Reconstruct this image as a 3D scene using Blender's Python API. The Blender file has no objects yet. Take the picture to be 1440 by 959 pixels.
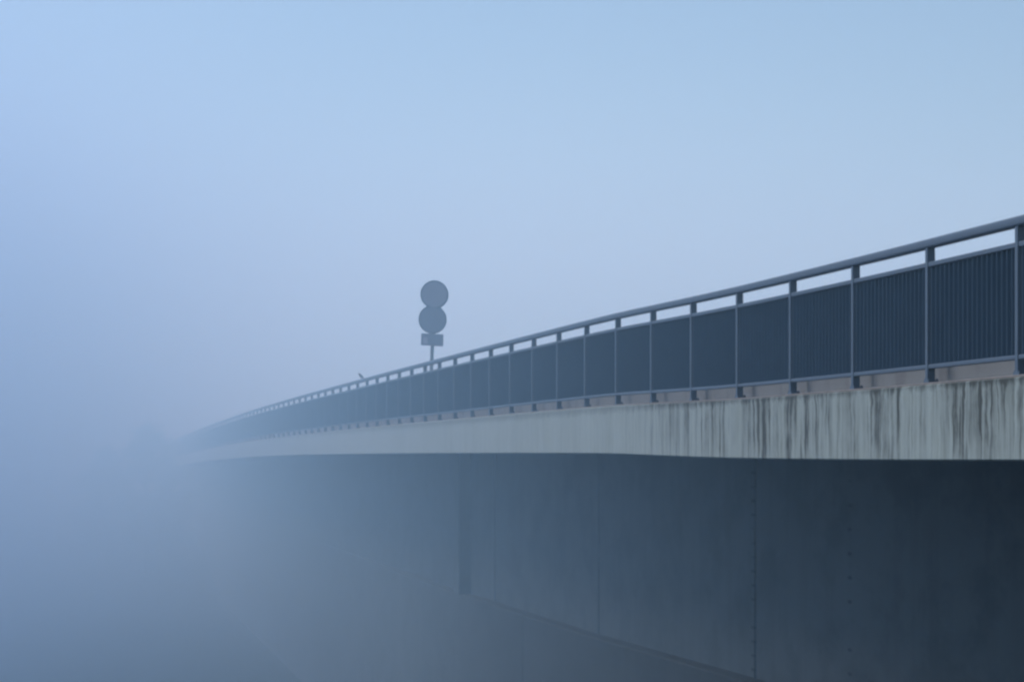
import bpy, bmesh, math, random
from mathutils import Vector, Matrix, noise

random.seed(7)
sc = bpy.context.scene
col = sc.collection
R = math.radians

# ------------------------------------------------------------------ frame of reference
# Ground is z = 0, the eye is 9 m above it at the origin, the bridge runs along +Y on the right.
EYE = 9.0
F_PX = 2800.0                       # focal length in pixels of a 1440 px wide frame (70 mm lens)
TH = math.atan(620.0 / F_PX)        # yaw of the camera to the right of the bridge direction
L_RAIL, L_EDGE, L_KERB, L_WALL, L_PLINTH = 7.05, 6.98, 7.19, 9.00, 8.74
STEP, Y0 = 1.630, 13.95             # spacing of the posts, y of the first one inside the frame


def y_on(px, L):
    """distance along the bridge of what appears px pixels from the left in the plane x = L"""
    Z = F_PX * L / (math.cos(TH) * (px - 100.0))
    return (Z - L * math.sin(TH)) / math.cos(TH)


# gentle camber of the deck: level, a slight crest, then falling to the far bank
PROFILE = [(-60, -.03)] + [(y_on(px, L_RAIL), dz) for px, dz in (
    (1440, -.030), (1240, -.033), (1060, -.026), (985, -.012), (925, .008), (865, .030), (760, .040), (640, .045),
    (540, .045), (450, .028), (400, .0), (345, -.085), (285, -.36), (240, -.85), (200, -1.7), (180, -2.6))]
PROFILE.append((PROFILE[-1][0] + 60, -4.2))


def camber(y):
    p = PROFILE
    for i in range(len(p) - 1):
        if y <= p[i + 1][0] or i == len(p) - 2:
            (x0, v0), (x1, v1) = p[i], p[i + 1]
            m = lambda k: (p[min(k + 1, len(p) - 1)][1] - p[max(k - 1, 0)][1]) / (p[min(k + 1, len(p) - 1)][0] - p[max(k - 1, 0)][0])
            h = x1 - x0
            t = (y - x0) / h
            return ((2*t**3 - 3*t*t + 1)*v0 + (t**3 - 2*t*t + t)*h*m(i) + (-2*t**3 + 3*t*t)*v1 + (t**3 - t*t)*h*m(i + 1))
    return p[-1][1]


LEDGE = [(y * 1.07, z * 1.071) for y, z in ((0, -2.66), (24, -2.80), (32, -2.92), (42, -2.97), (70, -3.0), (400, -3.0))]


def ledge(y):
    for (x0, v0), (x1, v1) in zip(LEDGE, LEDGE[1:]):
        if y <= x1:
            t = (y - x0) / (x1 - x0)
            return v0 + (v1 - v0) * t
    return LEDGE[-1][1]


# ------------------------------------------------------------------ helpers
def link(name, me, parent=None):
    o = bpy.data.objects.new(name, me)
    col.objects.link(o)
    if parent is not None:
        o.parent = parent
    return o


def obj(name, bm, mat, parent=None, smooth=False):
    bmesh.ops.recalc_face_normals(bm, faces=bm.faces)
    me = bpy.data.meshes.new(name)
    bm.to_mesh(me)
    bm.free()
    for m in (mat if isinstance(mat, (list, tuple)) else [mat]):
        me.materials.append(m)
    if smooth:
        for p in me.polygons:
            p.use_smooth = True
    return link(name, me, parent)


def thing(name, label, cat, loc=(0, 0, 0), group=None):
    o = bpy.data.objects.new(name, None)
    o.empty_display_size = .2
    col.objects.link(o)
    o.location = loc
    return tag(o, label, cat, group)


def tag(o, label, cat, group=None):
    o['label'] = label
    o['category'] = cat
    if group:
        o['group'] = group
    return o


def add_box(bm, x0, x1, y0, y1, z0, z1, bevel=0.0):
    r = bmesh.ops.create_cube(bm, size=1.0)
    for v in r['verts']:
        v.co = Vector((x0 + (v.co.x + .5) * (x1 - x0), y0 + (v.co.y + .5) * (y1 - y0), z0 + (v.co.z + .5) * (z1 - z0)))
    if bevel:
        es = list({e for v in r['verts'] for e in v.link_edges})
        bmesh.ops.bevel(bm, geom=es, offset=bevel, segments=2, affect='EDGES', profile=.6)


def sweep(bm, section, stations, zf):
    """section: closed list of (x, z); swept along y, z shifted by zf(y)"""
    rings = []
    for y in stations:
        dz = zf(y)
        rings.append([bm.verts.new((x, y, z + dz)) for x, z in section])
    n = len(section)
    for a, b in zip(rings, rings[1:]):
        for i in range(n):
            bm.faces.new((a[i], a[(i + 1) % n], b[(i + 1) % n], b[i]))
    bm.faces.new(rings[0])
    bm.faces.new(list(reversed(rings[-1])))


def rounded(x0, x1, z0, z1, r, seg=3):
    pts = []
    for cx, cz, a0 in ((x1 - r, z1 - r, 0), (x0 + r, z1 - r, 90), (x0 + r, z0 + r, 180), (x1 - r, z0 + r, 270)):
        for k in range(seg + 1):
            a = R(a0 + 90 * k / seg)
            pts.append((cx + r * math.cos(a), cz + r * math.sin(a)))
    return pts


def add_tube(bm, pts, radii, seg=12, caps=True):
    rings = []
    for i, p in enumerate(pts):
        p = Vector(p)
        d = (Vector(pts[min(i + 1, len(pts) - 1)]) - Vector(pts[max(i - 1, 0)])).normalized()
        u = d.cross(Vector((0.3, 1, 0.2)) if abs(d.y) < .9 else Vector((1, 0, 0))).normalized()
        w = d.cross(u)
        rings.append([bm.verts.new(p + radii[i] * (math.cos(2*math.pi*k/seg) * u + math.sin(2*math.pi*k/seg) * w)) for k in range(seg)])
    for a, b in zip(rings, rings[1:]):
        for k in range(seg):
            bm.faces.new((a[k], a[(k+1) % seg], b[(k+1) % seg], b[k]))
    if caps:
        bm.faces.new(rings[0])
        bm.faces.new(list(reversed(rings[-1])))


def add_disc(bm, cx, cz, r, y0, y1, seg=48, bevel=.006):
    """a flat round plate standing in the xz plane"""
    prof = [(r - bevel, y0), (r, y0 + bevel), (r, y1 - bevel * .5), (r - bevel, y1)]
    rings = [[bm.verts.new((cx + rr * math.cos(2*math.pi*k/seg), y, cz + rr * math.sin(2*math.pi*k/seg))) for k in range(seg)] for rr, y in prof]
    for a, b in zip(rings, rings[1:]):
        for k in range(seg):
            bm.faces.new((a[k], a[(k+1) % seg], b[(k+1) % seg], b[k]))
    bm.faces.new(rings[0])
    bm.faces.new(rings[-1])


# ------------------------------------------------------------------ materials
class NT:
    def __init__(self, name):
        self.m = bpy.data.materials.new(name)
        self.m.use_nodes = True
        self.t = self.m.node_tree
        self.t.nodes.clear()
        self.out = self.t.nodes.new('ShaderNodeOutputMaterial')

    def n(self, kind, ins=None, **props):
        nd = self.t.nodes.new('ShaderNode' + kind)
        for k, v in props.items():
            setattr(nd, k, v)
        for k, v in (ins or {}).items():
            self.put(nd.inputs[k], v)
        return nd

    def put(self, sock, v):
        if isinstance(v, bpy.types.NodeSocket):
            self.t.links.new(v, sock)
        else:
            sock.default_value = v

    def math(self, op, a, b=None, c=None, clamp=False):
        nd = self.t.nodes.new('ShaderNodeMath')
        nd.operation = op
        nd.use_clamp = clamp
        for s, v in zip(nd.inputs, (a, b, c)):
            if v is not None:
                self.put(s, v)
        return nd.outputs[0]

    def ramp(self, fac, stops, interp='LINEAR'):
        nd = self.t.nodes.new('ShaderNodeValToRGB')
        nd.color_ramp.interpolation = interp
        els = nd.color_ramp.elements
        while len(els) < len(stops):
            els.new(.5)
        for e, (p, c) in zip(els, stops):
            e.position = p
            e.color = c if len(c) == 4 else (*c, 1)
        self.put(nd.inputs[0], fac)
        return nd.outputs[0]

    def mix(self, fac, a, b, blend='MIX'):
        nd = self.t.nodes.new('ShaderNodeMix')
        nd.data_type = 'RGBA'
        nd.blend_type = blend
        self.put(nd.inputs[0], fac)
        self.put(nd.inputs[6], a)
        self.put(nd.inputs[7], b)
        return nd.outputs[2]

    def coords(self, scale=(1, 1, 1), loc=(0, 0, 0)):
        tc = self.t.nodes.new('ShaderNodeNewGeometry')
        mp = self.n('Mapping', {'Vector': tc.outputs['Position'], 'Scale': scale, 'Location': loc})
        return mp.outputs[0]

    def noise(self, scale=(1, 1, 1), detail=4.0, rough=.55, loc=(0, 0, 0), lac=2.0):
        nd = self.n('TexNoise', {'Vector': self.coords(scale, loc), 'Scale': 1.0, 'Detail': detail, 'Roughness': rough, 'Lacunarity': lac})
        return nd.outputs[0]

    def xyz(self):
        tc = self.t.nodes.new('ShaderNodeNewGeometry')
        s = self.n('SeparateXYZ', {0: tc.outputs['Position']})
        return s.outputs

    def finish(self, color, rough=.8, bump=None, bump_d=.01, spec=.3, metal=0.0):
        b = self.n('BsdfPrincipled')
        self.put(b.inputs['Base Color'], color)
        self.put(b.inputs['Roughness'], rough)
        self.put(b.inputs['Specular IOR Level'], spec)
        self.put(b.inputs['Metallic'], metal)
        if bump is not None:
            bp = self.n('Bump', {'Height': bump, 'Distance': bump_d, 'Strength': 1.0})
            self.t.links.new(bp.outputs[0], b.inputs['Normal'])
        self.t.links.new(b.outputs[0], self.out.inputs['Surface'])
        return self.m


def c4(r, g, b):
    return (r, g, b, 1.0)


def mat_fascia():
    k = NT('stained_concrete')
    x, y, z = k.xyz()
    # height within the band: 0 bottom .. 1 top
    h = k.math('DIVIDE', k.math('SUBTRACT', z, EYE), .625)
    # the run-off gets heavy on the near stretch only
    near = k.n('MapRange', {'Value': y, 'From Min': 25.0, 'From Max': 21.0, 'To Min': .0, 'To Max': 1.0}, clamp=True).outputs[0]
    patch = k.noise((.0, 1.3, .25), 3.0, .6, (3, 1.7, 0))
    wob = k.math('MULTIPLY', k.math('SUBTRACT', k.noise((0, 3.0, 4.0), 3.0), .5), k.math('ADD', .06, k.math('MULTIPLY', k.math('POWER', k.math('MAXIMUM', h, 0.0), 3.0), .16)))
    yw = k.math('ADD', y, wob)

    def streak(freq, zscale, seed, lo, hi):
        v = k.n('CombineXYZ', {0: seed, 1: k.math('MULTIPLY', yw, freq), 2: k.math('MULTIPLY', z, zscale)}).outputs[0]
        nz = k.n('TexNoise', {'Vector': v, 'Scale': 1.0, 'Detail': 4.0, 'Roughness': .62}).outputs[0]
        return k.n('MapRange', {'Value': nz, 'From Min': lo, 'From Max': hi}, clamp=True, interpolation_type='SMOOTHSTEP').outputs[0]
    wide = streak(4.6, .45, 4.0, .46, .64)
    mid = streak(11.0, .6, 9.0, .50, .62)
    fine = streak(27.0, .9, 15.0, .50, .64)
    line = streak(8.0, .22, 31.0, .60, .63)
    faint = streak(15.0, .5, 23.0, .40, .75)
    # each run begins at the top edge; its length differs
    ln = k.noise((0, 6.0, 0), 2.0, .5, (0, 9, 0))
    run = k.n('MapRange', {'Value': k.math('ADD', h, k.math('MULTIPLY', ln, 1.5)), 'From Min': .35, 'From Max': .95}, clamp=True).outputs[0]
    d = k.math('ADD', k.math('MULTIPLY', wide, .56), k.math('MULTIPLY', mid, .82))
    d = k.math('ADD', d, k.math('MULTIPLY', fine, .40))
    d = k.math('ADD', d, k.math('MULTIPLY', line, .75))
    mott = k.n('MapRange', {'Value': k.noise((1, 5.0, 4.5), 4.0, .6, (2, 6, 1)), 'From Min': .3, 'From Max': .65, 'To Min': .45, 'To Max': 1.15}, clamp=True).outputs[0]
    d = k.math('MULTIPLY', d, mott)
    pm = k.n('MapRange', {'Value': patch, 'From Min': .35, 'From Max': .57, 'To Min': .22, 'To Max': 1.15}, clamp=True).outputs[0]
    d = k.math('MULTIPLY', k.math('MULTIPLY', d, run), k.math('MULTIPLY', near, pm))
    # dirty lip under the top edge along the whole beam
    lipn = k.noise((0, 9.0, 3.0), 3.0, .6, (0, 4, 0))
    lip = k.math('MULTIPLY', k.n('MapRange', {'Value': k.math('ADD', h, k.math('MULTIPLY', lipn, .25)), 'From Min': .98, 'From Max': 1.10}, clamp=True).outputs[0], k.math('ADD', .35, k.math('MULTIPLY', near, .40)))
    d = k.math('ADD', d, lip)
    d = k.math('ADD', d, k.math('MULTIPLY', faint, .28), clamp=True)
    base = k.mix(k.noise((1.5, 1.5, 1.5), 5.0, .6), c4(.245, .284, .256), c4(.335, .382, .345))
    green = k.noise((.0, 2.2, .8), 3.0, .5, (8, 2, 1))
    base = k.mix(k.math('MULTIPLY', k.n('MapRange', {'Value': green, 'From Min': .5, 'From Max': .75}, clamp=True).outputs[0], .35), base, c4(.255, .285, .215))
    grain = k.noise((60, 60, 60), 3.0, .6)
    base = k.mix(.25, base, k.mix(grain, c4(.2, .2, .2), c4(.5, .5, .48)))
    colr = k.mix(d, base, c4(.060, .064, .056))
    return k.finish(colr, .9, k.math('ADD', k.math('MULTIPLY', grain, .25), k.math('MULTIPLY', k.noise((4, 4, 4), 4.0), .6)), .006, .2)


def mat_kerb():
    k = NT('reddish_concrete')
    a = k.noise((3, 3, 6), 5.0, .6)
    c = k.mix(a, c4(.32, .305, .285), c4(.42, .40, .375))
    g = k.noise((.5, 4, 1.2), 3.0, .55, (2, 0, 0))
    c = k.mix(k.math('MULTIPLY', k.n('MapRange', {'Value': g, 'From Min': .52, 'From Max': .7}, clamp=True).outputs[0], .3), c, c4(.12, .10, .095))
    return k.finish(c, .9, k.noise((50, 50, 50), 3.0), .004, .2)


def mat_wall(name='dark_concrete', tone=1.0, holes=True, blend=None):
    k = NT(name)
    x, y, z = k.xyz()
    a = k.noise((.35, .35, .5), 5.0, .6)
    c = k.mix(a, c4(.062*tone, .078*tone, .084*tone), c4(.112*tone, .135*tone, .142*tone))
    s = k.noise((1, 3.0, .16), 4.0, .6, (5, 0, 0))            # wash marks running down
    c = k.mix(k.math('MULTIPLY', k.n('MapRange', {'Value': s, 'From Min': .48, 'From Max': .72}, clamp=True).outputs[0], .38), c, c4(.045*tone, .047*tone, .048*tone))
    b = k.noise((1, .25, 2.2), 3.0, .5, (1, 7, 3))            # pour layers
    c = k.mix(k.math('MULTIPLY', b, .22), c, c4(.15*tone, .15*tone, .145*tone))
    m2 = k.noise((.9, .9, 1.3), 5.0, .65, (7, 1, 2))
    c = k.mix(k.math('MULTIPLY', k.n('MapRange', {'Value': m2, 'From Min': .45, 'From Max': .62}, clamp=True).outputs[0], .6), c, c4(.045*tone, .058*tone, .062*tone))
    if holes:
        # tie holes left by the formwork: columns of small dots
        dots = None
        for yc, dz, ph in ((y_on(1195, L_WALL), .285, .0), (y_on(1062, L_WALL) + .10, .19, .07)):
            fz = k.math('SUBTRACT', k.math('FRACT', k.math('DIVIDE', k.math('ADD', z, ph), dz)), .5)
            fz = k.math('MULTIPLY', fz, dz)
            dy = k.math('SUBTRACT', y, yc)
            r = k.math('SQRT', k.math('ADD', k.math('MULTIPLY', fz, fz), k.math('MULTIPLY', dy, k.math('MULTIPLY', dy, .12))))
            v = k.n('MapRange', {'Value': r, 'From Min': .030, 'From Max': .016}, clamp=True).outputs[0]
            keep = k.n('MapRange', {'Value': k.noise((1, 1, 2.6), 1.0, .5, (4, yc, 0)), 'From Min': .34, 'From Max': .48}, clamp=True).outputs[0]
            v = k.math('MULTIPLY', v, keep)
            dots = v if dots is None else k.math('MAXIMUM', dots, v)
        c = k.mix(k.math('MULTIPLY', dots, .8), c, c4(.016, .016, .018))
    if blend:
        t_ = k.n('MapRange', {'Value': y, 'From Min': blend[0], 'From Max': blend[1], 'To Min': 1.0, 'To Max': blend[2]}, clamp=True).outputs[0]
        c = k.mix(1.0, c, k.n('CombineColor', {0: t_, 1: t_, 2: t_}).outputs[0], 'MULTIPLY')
    bump = k.math('ADD', k.noise((2, 2, 2), 4.0), k.math('MULTIPLY', k.noise((40, 40, 40), 3.0), .15))
    return k.finish(c, .88, bump, .008, .25)


def mat_paint():
    k = NT('grey_blue_paint')
    a = k.noise((3, 3, 3), 4.0, .6)
    c = k.mix(a, c4(.066, .092, .124), c4(.096, .124, .156))
    d = k.noise((30, 30, 6), 3.0, .6, (3, 3, 3))
    c = k.mix(k.math('MULTIPLY', k.n('MapRange', {'Value': d, 'From Min': .6, 'From Max': .8}, clamp=True).outputs[0], .5), c, c4(.05, .052, .055))
    return k.finish(c, k.math('ADD', .42, k.math('MULTIPLY', a, .2)), k.noise((80, 80, 80), 2.0), .0008, .4)


def mat_plain(name, c0, c1, rough=.6, sc_=6.0, spec=.4, metal=0.0, bump=.001):
    k = NT(name)
    a = k.noise((sc_, sc_, sc_), 4.0, .6)
    return k.finish(k.mix(a, c4(*c0), c4(*c1)), rough, k.noise((sc_*6,)*3, 3.0), bump, spec, metal)


def mat_ground():
    k = NT('wet_meadow')
    a = k.noise((.12, .12, .12), 6.0, .6)
    c = k.mix(a, c4(.020, .024, .018), c4(.040, .043, .031))
    b = k.noise((2.5, 2.5, 2.5), 5.0, .65)
    c = k.mix(k.math('MULTIPLY', b, .5), c, c4(.014, .017, .012))
    return k.finish(c, .95, k.noise((5, 5, 5), 6.0, .7), .06, .1)


def mat_leaf():
    k = NT('dull_leaves')
    oi = k.t.nodes.new('ShaderNodeNewGeometry')
    c = k.mix(oi.outputs['Random Per Island'], c4(.035, .045, .025), c4(.075, .085, .045))
    return k.finish(c, .7, None, 0, .2)


FOG_TOP = 26.0


def mat_fog():
    k = NT('fog_volume')
    x, y, z = k.xyz()
    mr = lambda v, a, b, c_, d_: k.n('MapRange', {'Value': v, 'From Min': a, 'From Max': b, 'To Min': c_, 'To Max': d_}, clamp=True, interpolation_type='SMOOTHSTEP').outputs[0]
    d = mr(y, 3.0, 30.0, .0004, FOG_D1)
    d = k.math('ADD', d, mr(y, 55.0, 110.0, 0.0, FOG_D2))
    d = k.math('MULTIPLY', d, mr(x, 10.0, -30.0, 1.0, FOG_LEFT))
    d = k.math('MULTIPLY', d, mr(z, 0.0, EYE, .48, 1.0))
    if FOG_NOISE:
        nz = k.n('TexNoise', {'Vector': k.coords((.03, .022, .05)), 'Scale': 1.0, 'Detail': 1.0, 'Roughness': .5}).outputs[0]
        d = k.math('MULTIPLY', d, k.n('MapRange', {'Value': nz, 'From Min': .3, 'From Max': .7, 'To Min': .75, 'To Max': 1.25}, clamp=True).outputs[0])
    v = k.n('VolumeScatter', {'Color': FOG_COL, 'Density': d, 'Anisotropy': FOG_G})
    ab = k.n('VolumeAbsorption', {'Color': FOG_ABS, 'Density': k.math('MULTIPLY', d, mr(x, 25.0, -48.0, .4, 2.8))})
    both = k.n('AddShader', {0: v.outputs[0], 1: ab.outputs[0]})
    k.t.links.new(both.outputs[0], k.out.inputs['Volume'])
    return k.m


FOG_ABS = (.83, .885, .975, 1)
FOG_LEFT, FOG_D1, FOG_D2, FOG_NOISE, FOG_COL, FOG_G = 5.5, .0135, .024, True, (.54, .80, 1.0, 1), .3

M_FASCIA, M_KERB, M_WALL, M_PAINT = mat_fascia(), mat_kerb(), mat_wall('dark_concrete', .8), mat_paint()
M_BARS = mat_plain('dark_grey_blue_paint', (.058, .092, .130), (.082, .118, .158), .7, 4, .15)
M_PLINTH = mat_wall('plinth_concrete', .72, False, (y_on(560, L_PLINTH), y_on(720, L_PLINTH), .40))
M_COPING = mat_plain('grimy_coping', (.10, .095, .088), (.24, .205, .185), .9, 7, .15, 0, .004)
M_DECK = mat_wall('deck_concrete', .9, False)
M_ASPHALT = mat_plain('asphalt', (.04, .04, .042), (.065, .065, .066), .9, 20, .2, 0, .004)
M_GALV = mat_plain('galvanised_steel', (.20, .205, .21), (.30, .305, .31), .55, 12, .4, .3)
M_BACK = mat_plain('bare_aluminium_back', (.50, .485, .50), (.60, .58, .60), .6, 7, .4, .2)
M_WHITE = mat_plain('white_sheeting', (.68, .68, .67), (.78, .78, .77), .5, 8)
M_RED = mat_plain('red_sheeting', (.42, .02, .025), (.5, .03, .035), .5, 8)
M_GROUND, M_LEAF = mat_ground(), mat_leaf()
M_BARK = mat_plain('bark', (.035, .028, .022), (.075, .06, .048), .95, 9, .1, 0, .02)
M_FEATHER = mat_plain('dark_feathers', (.030, .028, .027), (.075, .065, .055), .8, 60, .2, 0, .001)
M_BEAK = mat_plain('horn_beak', (.05, .04, .03), (.08, .06, .04), .5, 60)

# ------------------------------------------------------------------ ground
bm = bmesh.new()
NG = 90
S0, S1 = -700.0, 1300.0
xs = [-700 + 1400 * i / NG for i in range(NG + 1)]
ys = [-200 + 1500 * i / NG for i in range(NG + 1)]


def ground_z(x, y):
    far = max(0.0, min(1.0, (y - 118.0) / 50.0))
    r = noise.noise(Vector((x * .011, y * .011, 1.3))) * .25
    if abs(x) < 30 and y < 118:
        r *= .2
    return r + far * far * (3 - 2 * far) * 5.2


grid = [[bm.verts.new((x, y, ground_z(x, y))) for x in xs] for y in ys]
for j in range(NG):
    for i in range(NG):
        bm.faces.new((grid[j][i], grid[j][i+1], grid[j+1][i+1], grid[j+1][i]))
g = obj('ground', bm, M_GROUND, None, True)
g['kind'] = 'structure'

# ------------------------------------------------------------------ bridge
Y_NEAR, Y_FAR = -6.0, 178.0
stations = [Y_NEAR + i * 1.0 for i in range(int(Y_FAR - Y_NEAR) + 1)]
bridge = thing('bridge', 'long low road bridge with pale rain-streaked concrete edge band, running off into the fog', 'bridge', (L_WALL, Y_NEAR, 0))


def world_child(o, root):
    o.parent = root
    o.matrix_parent_inverse = Matrix.Translation(-Vector(root.location))
    return o


def obj_in(name, bm_, mat, root, smooth=False):
    return world_child(obj(name, bm_, mat, None, smooth), root)


bm = bmesh.new()
sec = [(L_EDGE, EYE + .0), (L_EDGE + .012, EYE - .012), (L_EDGE + .10, EYE - .012), (L_EDGE + .12, EYE + .03), (7.60, EYE + .03),
       (7.60, EYE + .58), (L_KERB - .01, EYE + .624), (L_EDGE + .012, EYE + .622), (L_EDGE, EYE + .613)]
sweep(bm, sec, stations, camber)
obj_in('edge_beam', bm, M_FASCIA, bridge)

bm = bmesh.new()
sec = [(L_KERB, EYE + .600), (L_KERB, EYE + .80), (L_KERB + .015, EYE + .815), (7.55, EYE + .815), (7.57, EYE + .80), (7.57, EYE + .590)]
sweep(bm, sec, stations, camber)
obj_in('footway_kerb', bm, M_KERB, bridge)

bm = bmesh.new()
sweep(bm, [(L_EDGE + .026, EYE + .600), (L_EDGE + .026, EYE + .634), (L_EDGE + .032, EYE + .640), (L_KERB - .003, EYE + .642), (L_KERB - .003, EYE + .600)], stations, camber)
obj_in('coping', bm, M_COPING, bridge)

bm = bmesh.new()
sec = [(7.603, EYE + .035), (17.3, EYE + .035), (17.3, EYE + .60), (12.5, EYE + .66), (7.603, EYE + .60)]
sweep(bm, sec, stations, camber)
obj_in('deck_slab', bm, M_DECK, bridge)

bm = bmesh.new()
sec = [(7.606, EYE + .604), (12.5, EYE + .664), (17.25, EYE + .604), (17.25, EYE + .625), (12.5, EYE + .685), (7.606, EYE + .625)]
sweep(bm, sec, stations, camber)
obj_in('roadway', bm, M_ASPHALT, bridge)

# ------------------------------------------------------------------ abutment wall below the deck
wall = thing('abutment_wall', 'long dark concrete wall in the shade under the bridge with upright joints and a low plinth', 'wall', (L_WALL, Y_NEAR, 0))
joints = [y_on(px, L_WALL) for px in (696, 842, 1062)]
joints.sort()
plan = [(L_WALL, Y_NEAR)]
marks = sorted([(j, True) for j in joints] + [(Y_NEAR + 2.5 * i, False) for i in range(1, 71)])
for j, is_joint in marks:
    if is_joint:
        w = .062 if j > joints[2] - 2 else .046
        plan += [(L_WALL, j - w), (L_WALL + .07, j - w + .015), (L_WALL + .07, j + w - .015), (L_WALL, j + w)]
    elif min(abs(j - q) for q in joints) > .3:
        plan.append((L_WALL, j))
plan.append((L_WALL, 172.0))
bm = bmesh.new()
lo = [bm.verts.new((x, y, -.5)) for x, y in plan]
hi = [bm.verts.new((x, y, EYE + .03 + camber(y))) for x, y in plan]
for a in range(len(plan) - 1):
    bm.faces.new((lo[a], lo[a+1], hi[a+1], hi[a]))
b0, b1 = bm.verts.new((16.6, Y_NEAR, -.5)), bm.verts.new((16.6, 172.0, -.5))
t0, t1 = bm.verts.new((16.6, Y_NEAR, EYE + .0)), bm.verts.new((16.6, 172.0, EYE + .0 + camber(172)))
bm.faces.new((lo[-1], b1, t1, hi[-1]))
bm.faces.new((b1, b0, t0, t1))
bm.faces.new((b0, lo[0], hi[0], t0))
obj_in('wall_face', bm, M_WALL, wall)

# plinth with its own joints
PLINTH_END = y_on(430, L_PLINTH)
pj = [y_on(735, L_PLINTH) + 15.2 * i for i in range(-1, 1)]
cuts = [Y_NEAR] + [j for j in pj if Y_NEAR < j < PLINTH_END - 1] + [PLINTH_END]
bm = bmesh.new()
thin0 = y_on(622, L_PLINTH)


def plinth_x(y):
    t = max(0.0, min(1.0, (y - thin0) / (PLINTH_END - thin0)))
    return L_PLINTH + (L_WALL - .012 - L_PLINTH) * t * t * (3 - 2 * t)


for a, b in zip(cuts, cuts[1:]):
    m = max(6, int((b - a) / 1.5))
    rings = []
    for q in range(m + 1):
        y = a + .022 + (b - a - .044) * q / m
        px_, zt = plinth_x(y), EYE + ledge(y)
        lip = min(.02, (L_WALL - px_) * .3)
        rings.append([bm.verts.new(c_) for c_ in ((px_, y, -.5), (px_, y, zt - .035), (px_ + lip, y, zt - .010), (L_WALL - .003, y, zt), (L_WALL - .003, y, -.5))])
    for u, v in zip(rings, rings[1:]):
        for q in range(5):
            bm.faces.new((u[q], u[(q + 1) % 5], v[(q + 1) % 5], v[q]))
    bm.faces.new(rings[0])
    bm.faces.new(list(reversed(rings[-1])))
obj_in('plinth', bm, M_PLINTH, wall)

# pilaster on the wall
yp = y_on(662, L_WALL)
bm = bmesh.new()
zb = EYE + ledge(yp) + .004
add_box(bm, L_WALL - .28, L_WALL - .003, yp, yp + .62, zb - .03, EYE + camber(yp) + .02, .012)
obj_in('pilaster', bm, M_WALL, wall)

# ------------------------------------------------------------------ railing
N0, N1 = -5, 88
rail = thing('bridge_railing', 'grey-blue steel railing of close upright bars with a handrail along the bridge edge', 'railing', (L_RAIL, Y0, EYE))
rst = [Y0 + STEP * (N0 - .5) + i * STEP / 2 for i in range(2 * (N1 - N0) + 3)]
for nm, s in (('handrail', rounded(L_RAIL - .045, L_RAIL + .045, EYE + 1.768, EYE + 1.846, .018)),
              ('upper_rail', rounded(L_RAIL - .030, L_RAIL + .030, EYE + 1.610, EYE + 1.650, .006, 2)),
              ('lower_rail', rounded(L_RAIL - .030, L_RAIL + .030, EYE + .757, EYE + .792, .006, 2))):
    bm = bmesh.new()
    sweep(bm, s, rst, camber)
    obj_in(nm, bm, M_PAINT, rail, nm == 'handrail')


def place(o, n, mid=False):
    y = Y0 + STEP * (n + (.5 if mid else 0))
    o.parent = rail
    o.location = (0, y - Y0, camber(y))
    if mid:
        o.rotation_euler.x = math.atan2(camber(y + .7) - camber(y - .7), 1.4)


bm = bmesh.new()
add_box(bm, -.036, .034, -.024, .024, .660, 1.7695, .004)
post0 = obj('post', bm, M_PAINT)
bm = bmesh.new()
add_box(bm, -.038, .055, -.050, .050, .638, .662, .003)
for bx_, by_ in ((-.028, -.036), (.043, -.036), (-.028, .036), (.043, .036)):
    add_tube(bm, [(bx_, by_, .661), (bx_, by_, .675)], [.008, .008], 6)
plate0 = obj('base_plate', bm, M_PAINT, post0)
place(post0, N0)
NB = 19
bm = bmesh.new()
for i in range(1, NB):
    yb = -STEP / 2 + STEP * i / NB
    add_box(bm, -.027, .027, yb - .003, yb + .003, .786, 1.615)
bars0 = obj('bar_infill', bm, M_BARS)
place(bars0, N0, True)
for n in range(N0 + 1, N1 + 1):
    p = post0.copy()
    col.objects.link(p)
    place(p, n)
    q = plate0.copy()
    col.objects.link(q)
    q.parent = p
    if n < N1:
        b = bars0.copy()
        col.objects.link(b)
        place(b, n, True)

# ------------------------------------------------------------------ traffic sign on the bridge
SX = 7.30
ZS = F_PX * SX / (math.cos(TH) * (604.0 - 100.0))
SY = (ZS - SX * math.sin(TH)) / math.cos(TH)
base = .815 + camber(SY)
sign = thing('traffic_sign', 'leaning post with two round signs above a small rectangular plate, rising behind the railing', 'road sign', (SX, SY, EYE + base))
sign.rotation_euler.y = R(2.4)
px_m = F_PX / ZS
hz = lambda py: (640 - py) / px_m - base          # height over the sign's foot of a picture row
bm = bmesh.new()
add_tube(bm, [(0, 0, 0), (0, 0, hz(398))], [.038, .038], 16)
add_tube(bm, [(0, 0, hz(398)), (0, 0, hz(398) + .012)], [.041, .036], 16)
pole = obj('pole', bm, M_GALV, sign, False)
bm = bmesh.new()
add_box(bm, -.10, .10, -.10, .10, 0, .018, .003)
obj('foot_plate', bm, M_GALV, pole)


def clamps(parent, zs, w):
    for z in zs:
        bm_ = bmesh.new()
        add_box(bm_, -w, w, .046, .060, z - .014, z + .014, .002)
        add_tube(bm_, [(0, 0, z - .016), (0, 0, z + .016)], [.046, .046], 16)
        for sx_ in (-1, 1):
            add_box(bm_, sx_ * .052 - .012, sx_ * .052 + .012, -.012, .047, z - .013, z + .013, .002)
        flip(bm_)
        obj('clamp', bm_, M_BACK, parent)


def flip(bm_):
    """mirror front to back: the plates face the near side, the pole stands behind them"""
    for v in bm_.verts:
        v.co.y = -v.co.y


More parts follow.
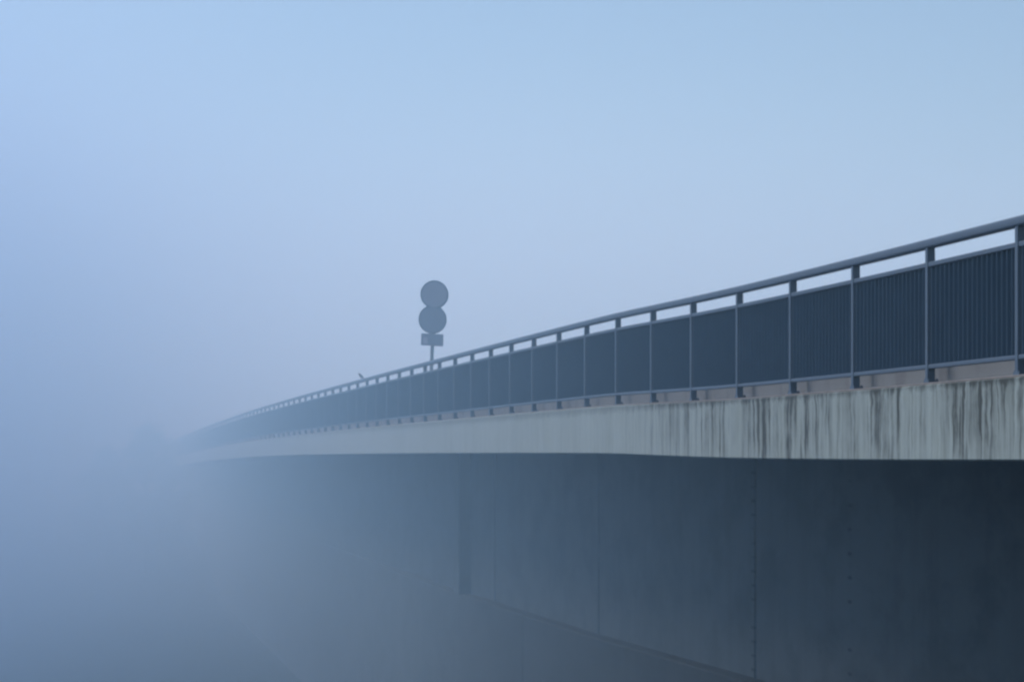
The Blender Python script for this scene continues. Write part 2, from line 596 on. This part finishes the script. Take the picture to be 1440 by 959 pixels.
M_RIM = mat_plain('dulled_rim', (.20, .205, .24), (.26, .265, .30), .6, 9)
M_FACE = mat_plain('faded_mauve_face', (.38, .345, .38), (.47, .43, .46), .6, 5)
M_FACE2 = mat_plain('faded_grey_face', (.29, .29, .33), (.36, .36, .40), .6, 5)
M_PALE = mat_plain('pale_patch', (.50, .44, .48), (.60, .53, .56), .6, 9)
for row, off, mf in ((414.5, -.012, M_FACE), (449.5, -.030, M_FACE2)):
    zc = hz(row)
    bm = bmesh.new()
    add_disc(bm, off, zc, .298, .061, .075)
    flip(bm)
    rd = obj('round_sign', bm, M_RIM, sign)
    bm = bmesh.new()
    add_disc(bm, off, zc, .262, .0752, .0775, 48, .001)
    flip(bm)
    obj('sign_face', bm, mf, rd)
    clamps(rd, (zc - .11, zc + .11), .19)
zc = hz(478)
bm = bmesh.new()
add_box(bm, -.255, .215, .061, .071, zc - .125, zc + .125, .004)
flip(bm)
pl = obj('plate', bm, M_FACE2, sign)
bm = bmesh.new()
add_box(bm, -.215, -.115, .0712, .0735, zc - .095, zc + .045, .0008)
flip(bm)
obj('pale_field', bm, M_PALE, pl)
clamps(pl, (zc,), .21)

# ------------------------------------------------------------------ small bird on the handrail
BY = y_on(508, L_RAIL)
bird = thing('bird', 'tiny dark bird perched on the handrail left of the sign', 'bird', (L_RAIL, BY, EYE + 1.846 + camber(BY)))
bm = bmesh.new()
add_tube(bm, [(.075, 0, .005), (.05, 0, .030), (.015, 0, .060), (-.015, 0, .090), (-.035, 0, .113), (-.045, 0, .128), (-.058, 0, .140), (-.068, 0, .143)],
         [.007, .015, .030, .034, .027, .021, .021, .009], 12)
obj('body', bm, M_FEATHER, bird, True)
bm = bmesh.new()
add_tube(bm, [(-.070, 0, .142), (-.086, 0, .145)], [.005, .001], 6)
obj('beak', bm, M_BEAK, bird)
for s in (-1, 1):
    bm = bmesh.new()
    add_tube(bm, [(.0, s * .014, .055), (.004, s * .015, .025), (.0, s * .016, .003)], [.005, .003, .003], 6)
    for a in (-.5, 0, .5):
        add_tube(bm, [(0, s * .016, .003), (-.018, s * .016 + a * .014, .002)], [.002, .0015], 5)
    obj('leg', bm, M_BEAK, bird)
    bm = bmesh.new()
    add_tube(bm, [(-.022, s * .026, .098), (.01, s * .033, .068), (.045, s * .020, .036), (.078, s * .008, .012)], [.006, .014, .012, .003], 8)
    obj('wing', bm, M_FEATHER, bird, True)


# ------------------------------------------------------------------ trees on the far side
def tree(x, y, height, spread, label, seed):
    rnd = random.Random(seed)
    zg = ground_z(x, y)
    t = thing('bushy_tree', label, 'tree', (x, y, zg), 'bushy trees where the bridge ends')
    bm_ = bmesh.new()
    add_tube(bm_, [(0, 0, -.2), (.05, .02, height * .2), (-.04, .05, height * .45), (.05, 0, height * .8)],
             [.20, .16, .11, .03], 10)
    tips = []
    for i in range(11):
        a = rnd.uniform(0, 6.28)
        z0 = height * rnd.uniform(.18, .65)
        l_ = spread * rnd.uniform(.45, .85)
        e = Vector((math.cos(a) * l_, math.sin(a) * l_, z0 + height * rnd.uniform(.08, .3)))
        add_tube(bm_, [(0, 0, z0), tuple(e * .5 + Vector((0, 0, z0 * .45))), tuple(e)], [.07, .045, .012], 6)
        tips.append(e)
    obj('trunk', bm_, M_BARK, t)
    bm_ = bmesh.new()
    cl = []
    for i in range(60):
        u = rnd.random() ** .5
        a = rnd.uniform(0, 6.28)
        z = height * rnd.uniform(.18, 1.0)
        w = spread * math.sin(math.pi * min(1, (z / height) ** .8 * .92 + .08)) ** .7
        cl.append(Vector((math.cos(a) * w * u, math.sin(a) * w * u, z)))
    for c in cl + tips:
        for q in range(70):
            p = c + Vector((rnd.gauss(0, .34), rnd.gauss(0, .34), rnd.gauss(0, .26)))
            s = rnd.uniform(.06, .13)
            n1 = Vector((rnd.gauss(0, 1), rnd.gauss(0, 1), rnd.gauss(0, 1))).normalized()
            n2 = n1.orthogonal().normalized()
            n3 = n1.cross(n2)
            bm_.faces.new([bm_.verts.new(p + n2 * s * 1.5), bm_.verts.new(p + n3 * s * .7), bm_.verts.new(p - n2 * s * 1.5), bm_.verts.new(p - n3 * s * .7)])
    me = bpy.data.meshes.new('crown')
    bm_.to_mesh(me)
    bm_.free()
    me.materials.append(M_LEAF)
    link('crown', me, t)


tree(4.9, 134.0, 9.6, 2.0, 'tallest of the faint round trees left of where the bridge fades out', 3)
tree(6.6, 138.0, 7.8, 1.6, 'low faint tree close to the vanishing end of the bridge', 5)
tree(2.4, 137.0, 7.6, 2.2, 'barely visible low tree farthest left in the fog', 8)

# ------------------------------------------------------------------ fog
bm = bmesh.new()
add_box(bm, -420, 420, -60, 620, -3.0, FOG_TOP)
fog = obj('fog', bm, mat_fog())
fog['kind'] = 'stuff'

# ------------------------------------------------------------------ camera
cam = bpy.data.cameras.new('camera')
cam.sensor_width = 36.0
cam.lens = F_PX / 1440.0 * 36.0
cam.shift_y = (640.0 - 479.5) / 1440.0
cam.clip_start, cam.clip_end = .1, 4000.0
co = bpy.data.objects.new('camera', cam)
col.objects.link(co)
co.location = (0, 0, EYE)
co.rotation_euler = (R(90), 0, -TH)
sc.camera = co

# ------------------------------------------------------------------ light
SUN_EL, SUN_AZ = R(54.0), R(-52.0)       # azimuth from +Y towards +X
SUN_W, SKY_W = 4.2, .118
world = bpy.data.worlds.new('World')
sc.world = world
world.use_nodes = True
nt = world.node_tree
bg = nt.nodes['Background']
sky = nt.nodes.new('ShaderNodeTexSky')
sky.sky_type = 'NISHITA'
sky.sun_disc = False
sky.sun_elevation = SUN_EL
sky.sun_rotation = SUN_AZ
sky.air_density, sky.dust_density, sky.ozone_density = 1.2, .7, 3.5
nt.links.new(sky.outputs[0], bg.inputs['Color'])
bg.inputs['Strength'].default_value = SKY_W
sun = bpy.data.lights.new('sun', 'SUN')
sun.energy = SUN_W
sun.angle = R(30.0)
sun.color = (.85, .92, 1.0)
so = bpy.data.objects.new('sun', sun)
col.objects.link(so)
d = Vector((math.sin(SUN_AZ) * math.cos(SUN_EL), math.cos(SUN_AZ) * math.cos(SUN_EL), math.sin(SUN_EL)))
so.rotation_euler = (-d).to_track_quat('-Z', 'Y').to_euler()
so.location = d * 100

# ------------------------------------------------------------------ render settings
sc.render.engine = 'CYCLES'
cy = sc.cycles
cy.use_denoising = True
cy.filter_width = 2.5
cy.max_bounces = 12
cy.diffuse_bounces = 4
cy.volume_bounces = 8
cy.transparent_max_bounces = 8
cy.volume_step_rate = 1.0
cy.volume_max_steps = 256
sc.view_settings.view_transform = 'Standard'
sc.view_settings.look = 'None'
sc.view_settings.exposure = 0
sc.view_settings.gamma = 1
